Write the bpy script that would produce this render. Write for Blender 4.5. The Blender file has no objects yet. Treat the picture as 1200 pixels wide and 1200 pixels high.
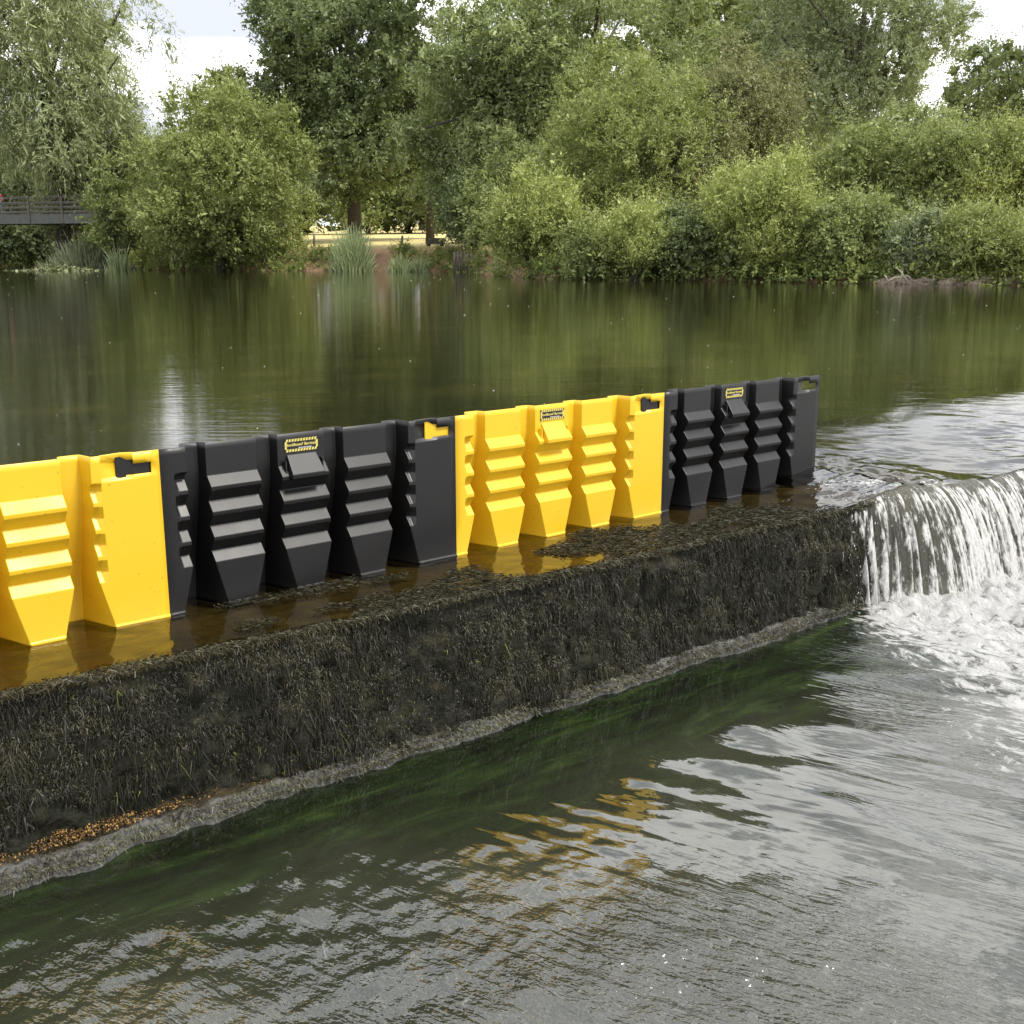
import bpy, bmesh, math, random
import numpy as np
from mathutils import Vector

S = bpy.context.scene
COL = S.collection
R = math.radians
random.seed(5)

# ------------------------------------------------------------------ camera frame
CAM = np.array([-1.198, -2.931, 1.0])
PITCH = R(12.9)
HEAD = R(40.0)                                   # heading, clockwise from +Y
FW = np.array([math.sin(HEAD), math.cos(HEAD), 0.0])
RT = np.array([math.cos(HEAD), -math.sin(HEAD), 0.0])
CP, SP = math.cos(PITCH), math.sin(PITCH)
F = 1310.0


def ab(a, b, z=0.0):
    "point a metres right of and b metres ahead of the photographer"
    p = CAM + RT * a + FW * b
    return np.array([p[0], p[1], z])


def at(X, Y, b):
    "survey: bearing and elevation read off the photograph, at distance b"
    x = (X - 600) / F
    yd = (Y - 600) / F
    fwd = CP - SP * yd
    dn = SP + CP * yd
    t = b / fwd
    p = CAM + RT * (x * t) + FW * b
    return np.array([p[0], p[1], 1.0 - dn * t])


# ------------------------------------------------------------------ noise
def _h(ix, iy, s):
    n = (ix.astype(np.int64) * 374761393 + iy.astype(np.int64) * 668265263 + s * 974634777) & 0x7fffffff
    n = ((n ^ (n >> 13)) * 1274126177) & 0x7fffffff
    n = n ^ (n >> 16)
    return (n & 0xffff) / 65535.0


def vnoise(x, y, s=0):
    x = np.asarray(x, float); y = np.asarray(y, float)
    ix = np.floor(x); iy = np.floor(y)
    fx = x - ix; fy = y - iy
    fx = fx * fx * fx * (fx * (fx * 6 - 15) + 10); fy = fy * fy * fy * (fy * (fy * 6 - 15) + 10)
    a = _h(ix, iy, s); b = _h(ix + 1, iy, s); c = _h(ix, iy + 1, s); d = _h(ix + 1, iy + 1, s)
    return (a + (b - a) * fx) * (1 - fy) + (c + (d - c) * fx) * fy


def fbm(x, y, o=4, s=0, g=0.5):
    v = 0; a = 1; t = 0
    for i in range(o):
        v = v + a * vnoise(x * 2 ** i + 17.3 * i, y * 2 ** i - 9.1 * i, s + i); t += a; a *= g
    return v / t


def sst(a, b, x):
    t = np.clip((x - a) / (b - a), 0, 1)
    return t * t * (3 - 2 * t)


# ------------------------------------------------------------------ object helpers
def tag(o, label=None, cat=None, group=None, kind=None):
    if label: o['label'] = label
    if cat: o['category'] = cat
    if group: o['group'] = group
    if kind: o['kind'] = kind
    return o


def empty(name, loc=(0, 0, 0), rz=0.0):
    o = bpy.data.objects.new(name, None)
    o.empty_display_size = 0.2
    o.location = [float(v) for v in loc]; o.rotation_euler = (0, 0, rz)
    COL.objects.link(o)
    return o


def link(name, me, mat=None, parent=None, smooth=False):
    o = bpy.data.objects.new(name, me)
    COL.objects.link(o)
    if mat: me.materials.append(mat)
    if parent: o.parent = parent
    if smooth:
        me.polygons.foreach_set('use_smooth', np.ones(len(me.polygons), bool))
    return o


def npmesh(name, V, Fq, attrs=None):
    "mesh from arrays: V (n,3), Fq (m,k)"
    V = np.asarray(V, np.float32); Fq = np.asarray(Fq, np.int32)
    me = bpy.data.meshes.new(name)
    k = Fq.shape[1]
    me.vertices.add(len(V)); me.vertices.foreach_set('co', V.ravel())
    me.loops.add(Fq.size); me.loops.foreach_set('vertex_index', Fq.ravel())
    me.polygons.add(len(Fq))
    me.polygons.foreach_set('loop_start', np.arange(0, Fq.size, k, dtype=np.int32))
    me.polygons.foreach_set('loop_total', np.full(len(Fq), k, np.int32))
    me.update(calc_edges=True)
    if attrs:
        for n, v in attrs.items():
            a = me.attributes.new(n, 'FLOAT', 'POINT')
            a.data.foreach_set('value', np.asarray(v, np.float32).ravel())
    return me


def gridfaces(nx, ny, mask=None):
    i = np.arange(nx * ny).reshape(ny, nx)
    f = np.stack([i[:-1, :-1], i[:-1, 1:], i[1:, 1:], i[1:, :-1]], -1)
    if mask is not None:
        f = f[mask]
    return f.reshape(-1, 4)


class MB:
    "collects simple solids and links them as one mesh"
    def __init__(self): self.v = []; self.f = []

    def add(self, v, f):
        n = len(self.v)
        self.v += [tuple(map(float, p)) for p in v]
        self.f += [tuple(n + i for i in q) for q in f]

    def box(self, x0, x1, y0, y1, z0, z1):
        self.add([(x0, y0, z0), (x1, y0, z0), (x1, y1, z0), (x0, y1, z0), (x0, y0, z1), (x1, y0, z1), (x1, y1, z1), (x0, y1, z1)],
                 [(3, 2, 1, 0), (4, 5, 6, 7), (0, 1, 5, 4), (1, 2, 6, 5), (2, 3, 7, 6), (3, 0, 4, 7)])

    def tube(self, pts, rad, n=7, cap=True):
        pts = [np.array(p, float) for p in pts]
        rings = []
        for i, p in enumerate(pts):
            d = pts[min(i + 1, len(pts) - 1)] - pts[max(i - 1, 0)]
            d = d / (np.linalg.norm(d) + 1e-9)
            a = np.cross(d, (0, 0, 1) if abs(d[2]) < .9 else (1, 0, 0)); a /= np.linalg.norm(a)
            b = np.cross(d, a)
            rings.append([p + rad[i] * (math.cos(2 * math.pi * k / n) * a + math.sin(2 * math.pi * k / n) * b) for k in range(n)])
        v = [q for r in rings for q in r]
        f = []
        for i in range(len(pts) - 1):
            for k in range(n):
                f.append((i * n + k, i * n + (k + 1) % n, (i + 1) * n + (k + 1) % n, (i + 1) * n + k))
        if cap:
            f.append(tuple(range(n))[::-1]); f.append(tuple((len(pts) - 1) * n + k for k in range(n)))
        self.add(v, f)

    def build(self, name, mat, parent=None, smooth=False, bevel=0):
        me = bpy.data.meshes.new(name)
        me.from_pydata(self.v, [], self.f); me.update()
        o = link(name, me, mat, parent, smooth)
        if bevel:
            m = o.modifiers.new('bevel', 'BEVEL'); m.width = bevel; m.segments = 2; m.limit_method = 'ANGLE'; m.harden_normals = True
            me.polygons.foreach_set('use_smooth', np.ones(len(me.polygons), bool))
        return o


# ------------------------------------------------------------------ materials
class NT:
    def __init__(self, name):
        self.m = bpy.data.materials.new(name); self.m.use_nodes = True
        self.t = self.m.node_tree; self.t.nodes.clear()
        self.out = self.t.nodes.new('ShaderNodeOutputMaterial')

    def n(self, typ, ins=None, **kw):
        x = self.t.nodes.new(typ)
        for k, v in kw.items(): setattr(x, k, v)
        for k, v in (ins or {}).items():
            s = x.inputs[k]
            if hasattr(v, 'is_output'): self.t.links.new(v, s)
            else: s.default_value = v
        return x

    def noise(self, scale, detail=4, vec=None, rough=.5, dist=0):
        i = {'Scale': scale, 'Detail': detail, 'Roughness': rough, 'Distortion': dist}
        if vec: i['Vector'] = vec
        return self.n('ShaderNodeTexNoise', i).outputs['Fac']

    def coord(self, scale=(1, 1, 1), rot=(0, 0, 0), obj=True):
        c = self.n('ShaderNodeTexCoord').outputs['Object'] if obj else self.n('ShaderNodeNewGeometry').outputs['Position']
        return self.n('ShaderNodeMapping', {'Vector': c, 'Scale': scale, 'Rotation': rot}).outputs[0]

    def ramp(self, fac, stops):
        r = self.n('ShaderNodeValToRGB', {'Fac': fac})
        e = r.color_ramp.elements
        while len(e) < len(stops): e.new(0.5)
        for q, (p, c) in zip(e, stops):
            q.position = p; q.color = (*c, 1) if len(c) == 3 else c
        return r.outputs['Color']

    def attr(self, name): return self.n('ShaderNodeAttribute', attribute_name=name).outputs['Fac']

    def math(self, op, a, b=0.0, clamp=False):
        return self.n('ShaderNodeMath', {0: a, 1: b}, operation=op, use_clamp=clamp).outputs[0]

    def maprange(self, v, a, b, c=0.0, d=1.0):
        return self.n('ShaderNodeMapRange', {'Value': v, 'From Min': a, 'From Max': b, 'To Min': c, 'To Max': d}).outputs[0]

    def mix(self, f, a, b):
        x = self.n('ShaderNodeMix', data_type='RGBA')
        for s, v in ((x.inputs[0], f), (x.inputs[6], a), (x.inputs[7], b)):
            if hasattr(v, 'is_output'): self.t.links.new(v, s)
            else: s.default_value = v if not isinstance(v, tuple) else (*v, 1)[:4]
        return x.outputs[2]

    def bump(self, h, strength=.3, dist=.01, normal=None):
        i = {'Height': h, 'Strength': strength, 'Distance': dist}
        if normal: i['Normal'] = normal
        return self.n('ShaderNodeBump', i).outputs[0]

    def pbr(self, color, rough=.5, normal=None, **kw):
        i = {'Roughness': rough}
        i['Base Color'] = color if hasattr(color, 'is_output') else (*color, 1)
        if normal: i['Normal'] = normal
        i.update(kw)
        return self.n('ShaderNodeBsdfPrincipled', i).outputs[0]

    def done(self, sh):
        self.t.links.new(sh, self.out.inputs['Surface']); return self.m


def mat_simple(name, c0, c1, scale=6, rough=.7, bump=.3, bd=.01):
    m = NT(name); v = m.coord()
    n = m.noise(scale, 6, v)
    col = m.ramp(n, [(.3, c0), (.7, c1)])
    return m.done(m.pbr(col, rough, m.bump(m.noise(scale * 3, 5, v), bump, bd)))


def mat_plastic(name, c, dirt, rough, spots, spec=.5):
    m = NT(name); v = m.coord()
    big = m.noise(2.2, 5, v, .6)
    col = m.mix(m.maprange(big, .45, .8, 0, .10), c, dirt)
    vo = m.n('ShaderNodeTexVoronoi', {'Vector': v, 'Scale': 34.0, 'Randomness': 1.0})
    # splash dots: only where a second noise allows
    dot = m.math('LESS_THAN', vo.outputs['Distance'], .12)
    gate = m.math('GREATER_THAN', m.noise(9, 2, v), .50)
    col = m.mix(m.math('MULTIPLY', m.math('MULTIPLY', dot, gate), .75), col, spots)
    # damp, splash-stained foot
    z = m.n('ShaderNodeSeparateXYZ', {'Vector': v}).outputs['Z']
    foot = m.math('MULTIPLY', m.maprange(z, .10, .0), m.maprange(m.noise(14, 4, v), .35, .7))
    col = m.mix(m.math('MULTIPLY', foot, .22), col, dirt)
    rg = m.maprange(m.noise(5, 5, v), .3, .7, rough - .06, rough + .1)
    nr = m.bump(m.noise(260, 2, v), .05, .001, m.bump(m.noise(3.5, 2, v), .25, .006))
    return m.done(m.pbr(col, rg, nr, **{'Specular IOR Level': spec}))


YEL = mat_plastic('yellow_plastic', (.66, .415, .012), (.42, .27, .03), .38, (.42, .26, .02))
BLK = mat_plastic('black_plastic', (.0052, .0052, .0056), (.016, .015, .013), .40, (.002, .002, .002), .52)


def mat_leaf(name, c0, c1, c2, trans=.28, rough=.55):
    m = NT(name)
    t = m.attr('tint')
    col = m.ramp(t, [(0.05, c0), (.5, c1), (.95, c2)])
    d = m.pbr(col, rough, None, **{'Specular IOR Level': .35})
    tr = m.n('ShaderNodeBsdfTranslucent', {'Color': m.mix(.5, col, (c2[0] * 1.1, c2[1] * 1.2, c2[2] * .6))}).outputs[0]
    return m.done(m.n('ShaderNodeMixShader', {0: trans, 1: d, 2: tr}).outputs[0])


LEAF = {
    'sallow': mat_leaf('sallow_leaf', (0.1151, 0.1457, 0.0433), (0.2167, 0.2567, 0.0793), (0.3658, 0.3955, 0.1503)),
    'bright': mat_leaf('bright_leaf', (0.1422, 0.1804, 0.0505), (0.2778, 0.3192, 0.0938), (0.4471, 0.4788, 0.1803)),
    'willow': mat_leaf('willow_leaf', (0.1558, 0.1873, 0.0961), (0.2709, 0.3053, 0.1503), (0.4471, 0.4857, 0.2525)),
    'dark': mat_leaf('dark_leaf', (0.0745, 0.1041, 0.0433), (0.1355, 0.1735, 0.0721), (0.2438, 0.2844, 0.1263)),
    'ash': mat_leaf('ash_leaf', (0.1287, 0.1665, 0.0698), (0.2236, 0.2706, 0.1105), (0.3658, 0.4094, 0.1864)),
    'mid': mat_leaf('mid_leaf', (0.1084, 0.1415, 0.0481), (0.1964, 0.2359, 0.0819), (0.3387, 0.3746, 0.1443)),
    'thorn': mat_leaf('thorn_leaf', (.10, .115, .048), (.185, .20, .085), (.30, .295, .14)),
    'grey': mat_leaf('grey_leaf', (0.1193, 0.1554, 0.0819), (0.2167, 0.2567, 0.1382), (0.3522, 0.3955, 0.2224)),
    'reed': mat_leaf('reed_blade', (0.1320, 0.1804, 0.0860), (0.2818, 0.3427, 0.1720), (0.4931, 0.5412, 0.2969), .15),
    'pad': mat_leaf('pad_leaf', (0.0896, 0.1155, 0.0427), (0.1680, 0.1890, 0.0854), (0.2688, 0.2835, 0.1586), .1, .4),
    'weed': mat_leaf('weed_leaf', (0.0880, 0.1353, 0.0375), (0.1938, 0.2436, 0.0703), (0.3874, 0.3969, 0.1329)),
    'rush': mat_leaf('rush_blade', (0.0704, 0.0902, 0.0548), (0.1409, 0.1623, 0.0938), (0.2994, 0.3066, 0.1720), .1),
}
BARK = mat_simple('bark', (.035, .028, .02), (.10, .085, .065), 9, .9, .6, .03)
WOOD = mat_simple('grey_wood', (.08, .072, .06), (.17, .155, .13), 8, .8, .4)
DWOOD = mat_simple('dark_wood', (.03, .026, .02), (.07, .06, .045), 8, .85, .4)
STEELG = mat_simple('painted_beam', (.075, .08, .072), (.11, .115, .10), 3, .6, .1)
ROCK = mat_simple('rock', (.16, .125, .09), (.36, .29, .22), 5, .85, .7, .04)

# ------------------------------------------------------------------ world
w = bpy.data.worlds.new('World'); S.world = w; w.use_nodes = True
t = w.node_tree; t.nodes.clear()
SUN_EL = R(57)
sun_ab = (0.60, -0.30)                                  # high, behind the photographer's right shoulder
sd = RT * sun_ab[0] + FW * sun_ab[1]; sd /= np.linalg.norm(sd)
SUNV = np.array([sd[0] * math.cos(SUN_EL), sd[1] * math.cos(SUN_EL), math.sin(SUN_EL)])


def wn(typ, **kw):
    x = t.nodes.new(typ)
    for k, v in kw.items(): setattr(x, k, v)
    return x


sky = wn('ShaderNodeTexSky', sky_type='NISHITA', sun_disc=False)
sky.sun_elevation = SUN_EL; sky.sun_rotation = math.atan2(sd[0], sd[1])
bg1 = wn('ShaderNodeBackground'); bg1.inputs[1].default_value = .12
t.links.new(sky.outputs[0], bg1.inputs[0])
tc = wn('ShaderNodeTexCoord')
sep = wn('ShaderNodeSeparateXYZ'); t.links.new(tc.outputs['Generated'], sep.inputs[0])
zz = wn('ShaderNodeMath', operation='MAXIMUM'); zz.inputs[1].default_value = 0.0; t.links.new(sep.outputs[2], zz.inputs[0])
za = wn('ShaderNodeMath', operation='ADD'); za.inputs[1].default_value = .22; t.links.new(zz.outputs[0], za.inputs[0])
vd = wn('ShaderNodeVectorMath', operation='DIVIDE')
cmb = wn('ShaderNodeCombineXYZ')
for i in range(3): t.links.new(za.outputs[0], cmb.inputs[i])
t.links.new(tc.outputs['Generated'], vd.inputs[0]); t.links.new(cmb.outputs[0], vd.inputs[1])
vo_ = wn('ShaderNodeVectorMath', operation='ADD'); vo_.inputs[1].default_value = (5.3, 2.1, .7)
t.links.new(vd.outputs[0], vo_.inputs[0])
n1 = wn('ShaderNodeTexNoise'); n1.inputs['Scale'].default_value = 1.5; n1.inputs['Detail'].default_value = 9; n1.inputs['Roughness'].default_value = .55
n1.inputs['Distortion'].default_value = .25
t.links.new(vo_.outputs[0], n1.inputs['Vector'])
r1 = wn('ShaderNodeValToRGB'); r1.color_ramp.elements[0].position = .20; r1.color_ramp.elements[1].position = .34
t.links.new(n1.outputs['Fac'], r1.inputs[0])
n2 = wn('ShaderNodeTexNoise'); n2.inputs['Scale'].default_value = 3.4; n2.inputs['Detail'].default_value = 8
t.links.new(vo_.outputs[0], n2.inputs['Vector'])
r2 = wn('ShaderNodeValToRGB')
r2.color_ramp.elements[0].position = .42; r2.color_ramp.elements[0].color = (.36, .38, .44, 1)
r2.color_ramp.elements[1].position = .60; r2.color_ramp.elements[1].color = (1.0, 1.0, 1.0, 1)
t.links.new(n2.outputs['Fac'], r2.inputs[0])
bg2 = wn('ShaderNodeBackground'); bg2.inputs[1].default_value = 1.45
t.links.new(r2.outputs[0], bg2.inputs[0])
mx = wn('ShaderNodeMixShader'); t.links.new(r1.outputs[0], mx.inputs[0]); t.links.new(bg1.outputs[0], mx.inputs[1]); t.links.new(bg2.outputs[0], mx.inputs[2])
wo = wn('ShaderNodeOutputWorld'); t.links.new(mx.outputs[0], wo.inputs[0])

ld = bpy.data.lights.new('sun', 'SUN'); ld.energy = 2.9; ld.angle = R(12); ld.color = (1, .95, .86)
lo = bpy.data.objects.new('sun', ld); COL.objects.link(lo)
lo.rotation_euler = Vector(-SUNV).to_track_quat('-Z', 'Y').to_euler()

cd = bpy.data.cameras.new('camera'); cd.sensor_width = 36; cd.sensor_height = 36; cd.lens = 36 * F / 1200; cd.clip_end = 3000; cd.clip_start = .05
co = bpy.data.objects.new('camera', cd); COL.objects.link(co)
co.location = CAM; co.rotation_euler = (math.pi / 2 - PITCH, 0, -HEAD)
S.camera = co
S.view_settings.view_transform = 'Standard'; S.view_settings.look = 'None'; S.view_settings.exposure = 0.75; S.view_settings.gamma = 1
S.render.engine = 'CYCLES'
S.cycles.max_bounces = 8; S.cycles.transparent_max_bounces = 12

# ------------------------------------------------------------------ geometry of the river
BL_A = [-160, -60, -36, -27, -23.5, -16, -8.2, -2.2, -0.2, 1.4, 9.2, 15.6, 25, 45, 160]
BL_B = [120, 100, 93, 91, 75, 72, 69, 66, 52, 46.5, 41.3, 35.3, 31, 26, 20]
POOL = 0.10            # level of the pool above the weir crest
LOW = -0.42            # level below the weir


def to_ab(x, y):
    dx = x - CAM[0]; dy = y - CAM[1]
    return dx * RT[0] + dy * RT[1], dx * FW[0] + dy * FW[1]


def inland(a, b):
    return (b - np.interp(a, BL_A, BL_B)) * .85


def land_z(a, b):
    d = inland(a, b)
    wob = (fbm(a * .15, b * .15, 3, 4) - .5)
    z = -1.0 + 1.0 * sst(-3, .0, d) + 1.45 * sst(-.1, 2.2, d) + np.clip(d - 2, 0, 1e9) * .043 + wob * .5 * sst(0, 2, d) * sst(7, 3, d)
    return np.minimum(z, 9 + wob)


# ground: one sheet to the horizon
ga = np.concatenate([np.linspace(-900, -70, 24), np.linspace(-66, 40, 213), np.linspace(46, 900, 24)])
gb = np.concatenate([np.linspace(-500, -20, 12), np.linspace(-17, 28, 19), np.linspace(29, 150, 243), np.linspace(160, 1200, 26)])
A, B = np.meshgrid(ga, gb)
px = CAM[0] + A * RT[0] + B * FW[0]; py = CAM[1] + A * RT[1] + B * FW[1]
Z = land_z(A, B)
vv = -py
near = sst(9, 12, vv) * 1.9 - 1.4                    # the bank behind the photographer
Z = np.where(vv > 0.2, np.where(B < 30, near, Z), Z)
Z = np.where((vv > -0.5) & (vv < 8) & (B < 30), -1.4, Z)
D = inland(A, B)
me = npmesh('ground', np.stack([px, py, Z], -1).reshape(-1, 3), gridfaces(len(ga), len(gb)), {'inland': D})
m = NT('ground')
v = m.coord()
dd = m.attr('inland')
earth = m.ramp(m.noise(.9, 6, v), [(.3, (.15, .085, .05)), (.55, (.25, .15, .09)), (.75, (.16, .13, .06))])
field = m.ramp(m.noise(.35, 8, m.coord((1, 1, 1)), .65), [(.3, (.36, .30, .11)), (.5, (.52, .43, .18)), (.72, (.60, .51, .24))])
edge = m.math('ADD', dd, m.math('MULTIPLY', m.noise(.6, 4, v), 2.2))
col = m.mix(m.maprange(edge, 2.4, 4.2), earth, field)
link('ground', me, m.done(m.pbr(col, .95, m.bump(m.noise(3, 6, v), .8, .12))), None, True)['kind'] = 'structure'


# ---- upper river: pool, and the sheet that slides over the crest past the barrier's end
def vcrest(u):
    return .346 + .0385 * np.clip(u, -3, 3.2) + .012 * np.sin(u * 2.1)


U_END = 3.048


def pool_h(u, y):
    e = np.minimum(sst(3.00, 3.75, u) + sst(-1.15, -1.6, u), 1)      # free crest right (and left) of the barrier
    drop = sst(.85, -.47, y + .12 * vnoise(u * .9, y * .9, 3)) * .088
    wav = (fbm(u * 2.2 + y * 1.2, y * 4.5, 3, 9) - .5) * .009 * sst(1.3, .1, y) + (fbm(u * 11, y * 15 + u * 4, 3, 2) - .5) * .004 * sst(.5, -.2, y)
    h = POOL - e * drop
    # round the end of the barrier the flow drops on to the apron and churns
    churn = np.exp(-((u - 3.18) / .28) ** 2) * sst(.5, .0, y)
    h = h - churn * .045 + churn * (fbm(u * 14, y * 14, 3, 5) - .5) * .05
    return h + wav * np.clip(e + churn, 0, 1)


def film_h(u, y):
    base = .007 + (fbm(u * 9, y * 9, 3, 7) - .5) * .006
    k = sst(2.45, 3.1, u)
    return base * (1 - k) + k * pool_h(np.maximum(u, 3.05), y) + k * (1 - k) * (fbm(u * 20, y * 24, 3, 8) - .5) * .06


m = NT('pool_water')
v = m.coord()
deep = m.ramp(m.noise(.9, 5, m.coord((1, 1.6, 1)), .6), [(.35, (.006, .0058, .002)), (.53, (.011, .010, .003)), (.72, (.034, .026, .008))])
foam = m.attr('foam')
fn = m.noise(55, 5, v, .65)
fm = m.maprange(m.math('ADD', foam, m.math('MULTIPLY', m.math('SUBTRACT', fn, .5), 1.5)), .52, .75)
rw = m.n('ShaderNodeMapping', {'Vector': m.coord((1, 1, 1), (0, 0, HEAD)), 'Scale': (.45, 2.2, 1)}).outputs[0]
b1 = m.bump(m.noise(5.5, 4, rw, .55), .10, .02)
b2 = m.bump(m.noise(2.3, 3, v), .025, .05, b1)
water = m.pbr(deep, .03, b2, **{'IOR': 1.333, 'Specular IOR Level': .5, 'Specular Tint': (.92, .86, .77, 1)})
white = m.pbr((.45, .45, .44), .5, m.bump(fn, .6, .01))
POOLM = m.done(m.n('ShaderNodeMixShader', {0: fm, 1: water, 2: white}).outputs[0])

ux = np.concatenate([np.linspace(-400, -12, 18), np.linspace(-10, 2.6, 40), np.linspace(2.64, 9, 300), np.linspace(9.3, 40, 30), np.linspace(45, 400, 14)])
uy = np.concatenate([np.linspace(-.43, .13, 40), [.142], np.linspace(.17, 2.5, 110), np.linspace(2.7, 20, 60), np.linspace(22, 500, 60)])
ux = np.sort(np.append(ux, [3.046, 3.052, *np.linspace(-1.9, -1.12, 16)])); 
UX, UY = np.meshgrid(ux, uy)
H = pool_h(UX, UY)
cu = .5 * (ux[:-1] + ux[1:]); cy = .5 * (uy[:-1] + uy[1:])
CU, CY = np.meshgrid(cu, cy)
mask = (CY > .142) | ((CU > 3.049) & (CU < 30)) | ((CU < -1.12) & (CU > -12))
# fit the lip to the crest line
lipv = vcrest(UX)
YY = np.where(UY < 0, UY / .43 * lipv, UY)
fo = np.exp(-((UX - 3.25) / .40) ** 2) * sst(.2, -.3, YY) * .40 + sst(3.0, 3.3, UX) * sst(-.30, -.46, YY) * .15
me = npmesh('river_pool', np.stack([UX, YY, H], -1).reshape(-1, 3), gridfaces(len(ux), len(uy), mask), {'foam': fo})
link('river_pool', me, POOLM, None, True)['kind'] = 'structure'

# thin film over the apron in front of the barrier
m = NT('film_water')
v = m.coord()
fr = m.n('ShaderNodeFresnel', {'IOR': 1.333, 'Normal': m.bump(m.noise(16, 3, v), .25, .01)}).outputs[0]
gl = m.n('ShaderNodeBsdfGlossy', {'Color': (1, 1, 1, 1), 'Roughness': .04, 'Normal': m.bump(m.noise(16, 3, v), .22, .01)}).outputs[0]
tp = m.n('ShaderNodeBsdfTransparent', {'Color': (.62, .56, .40, 1)}).outputs[0]
base = m.n('ShaderNodeMixShader', {0: m.math('MULTIPLY', fr, 1.25, True), 1: tp, 2: gl}).outputs[0]
foam = m.attr('foam'); fn = m.noise(60, 5, v, .65)
fm = m.maprange(m.math('ADD', foam, m.math('MULTIPLY', m.math('SUBTRACT', fn, .5), 1.5)), .52, .75)
white = m.pbr((.42, .42, .40), .5, m.bump(fn, .6, .01))
FILM = m.done(m.n('ShaderNodeMixShader', {0: fm, 1: base, 2: white}).outputs[0])
fx = np.linspace(-1.16, 3.05, 300); fy = np.linspace(-1, .30, 70)
FX, FY = np.meshgrid(fx, fy)
FYY = np.where(FY < 0, FY * vcrest(FX), FY / .30 * .128)
FH = film_h(FX, FYY)
ff = sst(2.35, 2.95, FX) * sst(.05, -.15, FYY) * (.35 + .3 * vnoise(FX * 6, FYY * 9, 3))
me = npmesh('apron_water', np.stack([FX, FYY, FH], -1).reshape(-1, 3), gridfaces(len(fx), len(fy)), {'foam': ff})
link('apron_water', me, FILM, None, True)['kind'] = 'structure'

# ---- lower river
lu = np.concatenate([np.linspace(-120, -4, 20), np.linspace(-3.4, -1.8, 40), np.linspace(-1.78, 3.9, 440), np.linspace(3.93, 9, 150), np.linspace(9.5, 120, 20)])
lv = np.concatenate([np.linspace(.30, 2.1, 160), np.linspace(2.13, 5, 60), np.linspace(5.3, 14, 20)])
LU, LV = np.meshgrid(lu, lv)
rng = np.random.default_rng(3)
h = np.zeros_like(LU)
wx = LU + .5 * (fbm(LU * .8, LV * .8, 3, 21) - .5); wy = LV + .5 * (fbm(LU * .8, LV * .8, 3, 22) - .5)
dist = np.hypot(LU - 3.0, (LV - .7))
env1 = sst(.05, .7, LV - .46 + .10 * (LU - .6)) * (.35 + .9 * fbm(LU * 1.1, LV * 1.1, 3, 31))
for i in range(46):
    lam = .040 * (3.6 ** rng.random())
    th = math.atan2(.33, -.93) + rng.normal() * .38
    k = 2 * math.pi / lam
    sl = .040 * (lam / .1) ** .25
    e = fbm(LU * 1.3 + i * 7.7, LV * 1.3 - i * 3.1, 2, 40 + i)
    h += sl / k * np.sin(k * (wx * math.cos(th) + wy * math.sin(th)) + rng.random() * 6.28) * sst(.35, .72, e) * 2.0
h *= env1 * .23
chop = sst(1.0, 1.7, LV - .25 * LU)
LA, LB = to_ab(LU, -LV)
crink = sst(2.80, 2.05, LB + .25 * (fbm(LU * 2, LV * 2, 3, 65) - .5)) * sst(1.5, .1, LA) 
chop = np.maximum(crink, 0)
h += chop * ((fbm(LU * 9, LV * 13, 3, 77) - .5) * .020 + (np.abs(fbm(LU * 22, LV * 26, 2, 78) - .5)) * -.012)
sw = 0
for i in range(14):
    lam = .13 + .27 * rng.random(); th = math.atan2(.40, -.93) + rng.normal() * .22; k = 2 * math.pi / lam
    sw = sw + .052 / k * np.sin(k * (wx * math.cos(th) + wy * math.sin(th)) + rng.random() * 6.28) * sst(.40, .70, fbm(LU * 1.2 + 5.3 * i, LV * 1.2, 2, 140 + i)) * 2
h += sw * sst(.4, 1.4, LU - .2) * sst(.55, 1.0, LV)
h += (fbm(LU * 1.6 + LV, LV * 3.2, 3, 55) - .5) * .004 * env1
fall_v = vcrest(LU) + .20
df = LV - fall_v
boil = sst(2.55, 3.0, LU + .12 * df) * np.exp(-np.clip(df, 0, 9) / .42) * sst(-.5, .0, df)
h += boil * ((fbm(LU * 7, LV * 7, 4, 61) - .35) * .17 + (fbm(LU * 22, LV * 22, 4, 62) - .5) * .085)
fs = LU - (2.60 - .71 * (LV - .5)) + .35 * (fbm(LU * 2.2, LV * 2.2, 4, 63) - .5)
foamL = sst(-.22, .40, fs) * (.50 + .40 * np.exp(-np.clip(df, 0, 9) / .55)) + sst(-.7, .1, fs) * .14
foamL += chop * sst(.55, .75, fbm(LU * 3, LV * 3, 4, 90)) * .70 * sst(-.3, -1.0, LU - .55 * LV + .4) * sst(2.35, 2.0, LB)
foamL += crink * .10 * sst(.4, .6, fbm(LU * 2.2, LV * 2.2, 3, 91))
weed = sst(1.25, .35, LV - .12 * LU)
rip = .02 + .050 * (.4 + 1.2 * fbm(LU * 1.4, LV * 1.4, 3, 67)) * sst(.10, .6, LV - .46 + .25 * (fbm(LU * 1.5, LV * 1.5, 3, 64) - .5)) + .72 * crink * (.3 + 1.2 * sst(.35, .65, fbm(LU * 1.8, LV * 1.8, 3, 66))) + .5 * sst(-1.0, .0, fs) * np.exp(-np.clip(df, 0, 9) / .9)
rip = np.minimum(rip, .85)
m = NT('tail_water')
v = m.coord()
wv = m.coord((1.1, 5.0, 1), (0, 0, .25))
gr = m.ramp(m.noise(3.2, 6, wv, .6, .6), [(.38, (.003, .0045, .002)), (.55, (.008, .015, .004)), (.74, (.024, .042, .009))])
mud = m.ramp(m.noise(1.6, 4, v), [(.3, (.016, .018, .010)), (.7, (.050, .051, .034))])
col = m.mix(m.attr('weed'), mud, gr)
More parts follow.
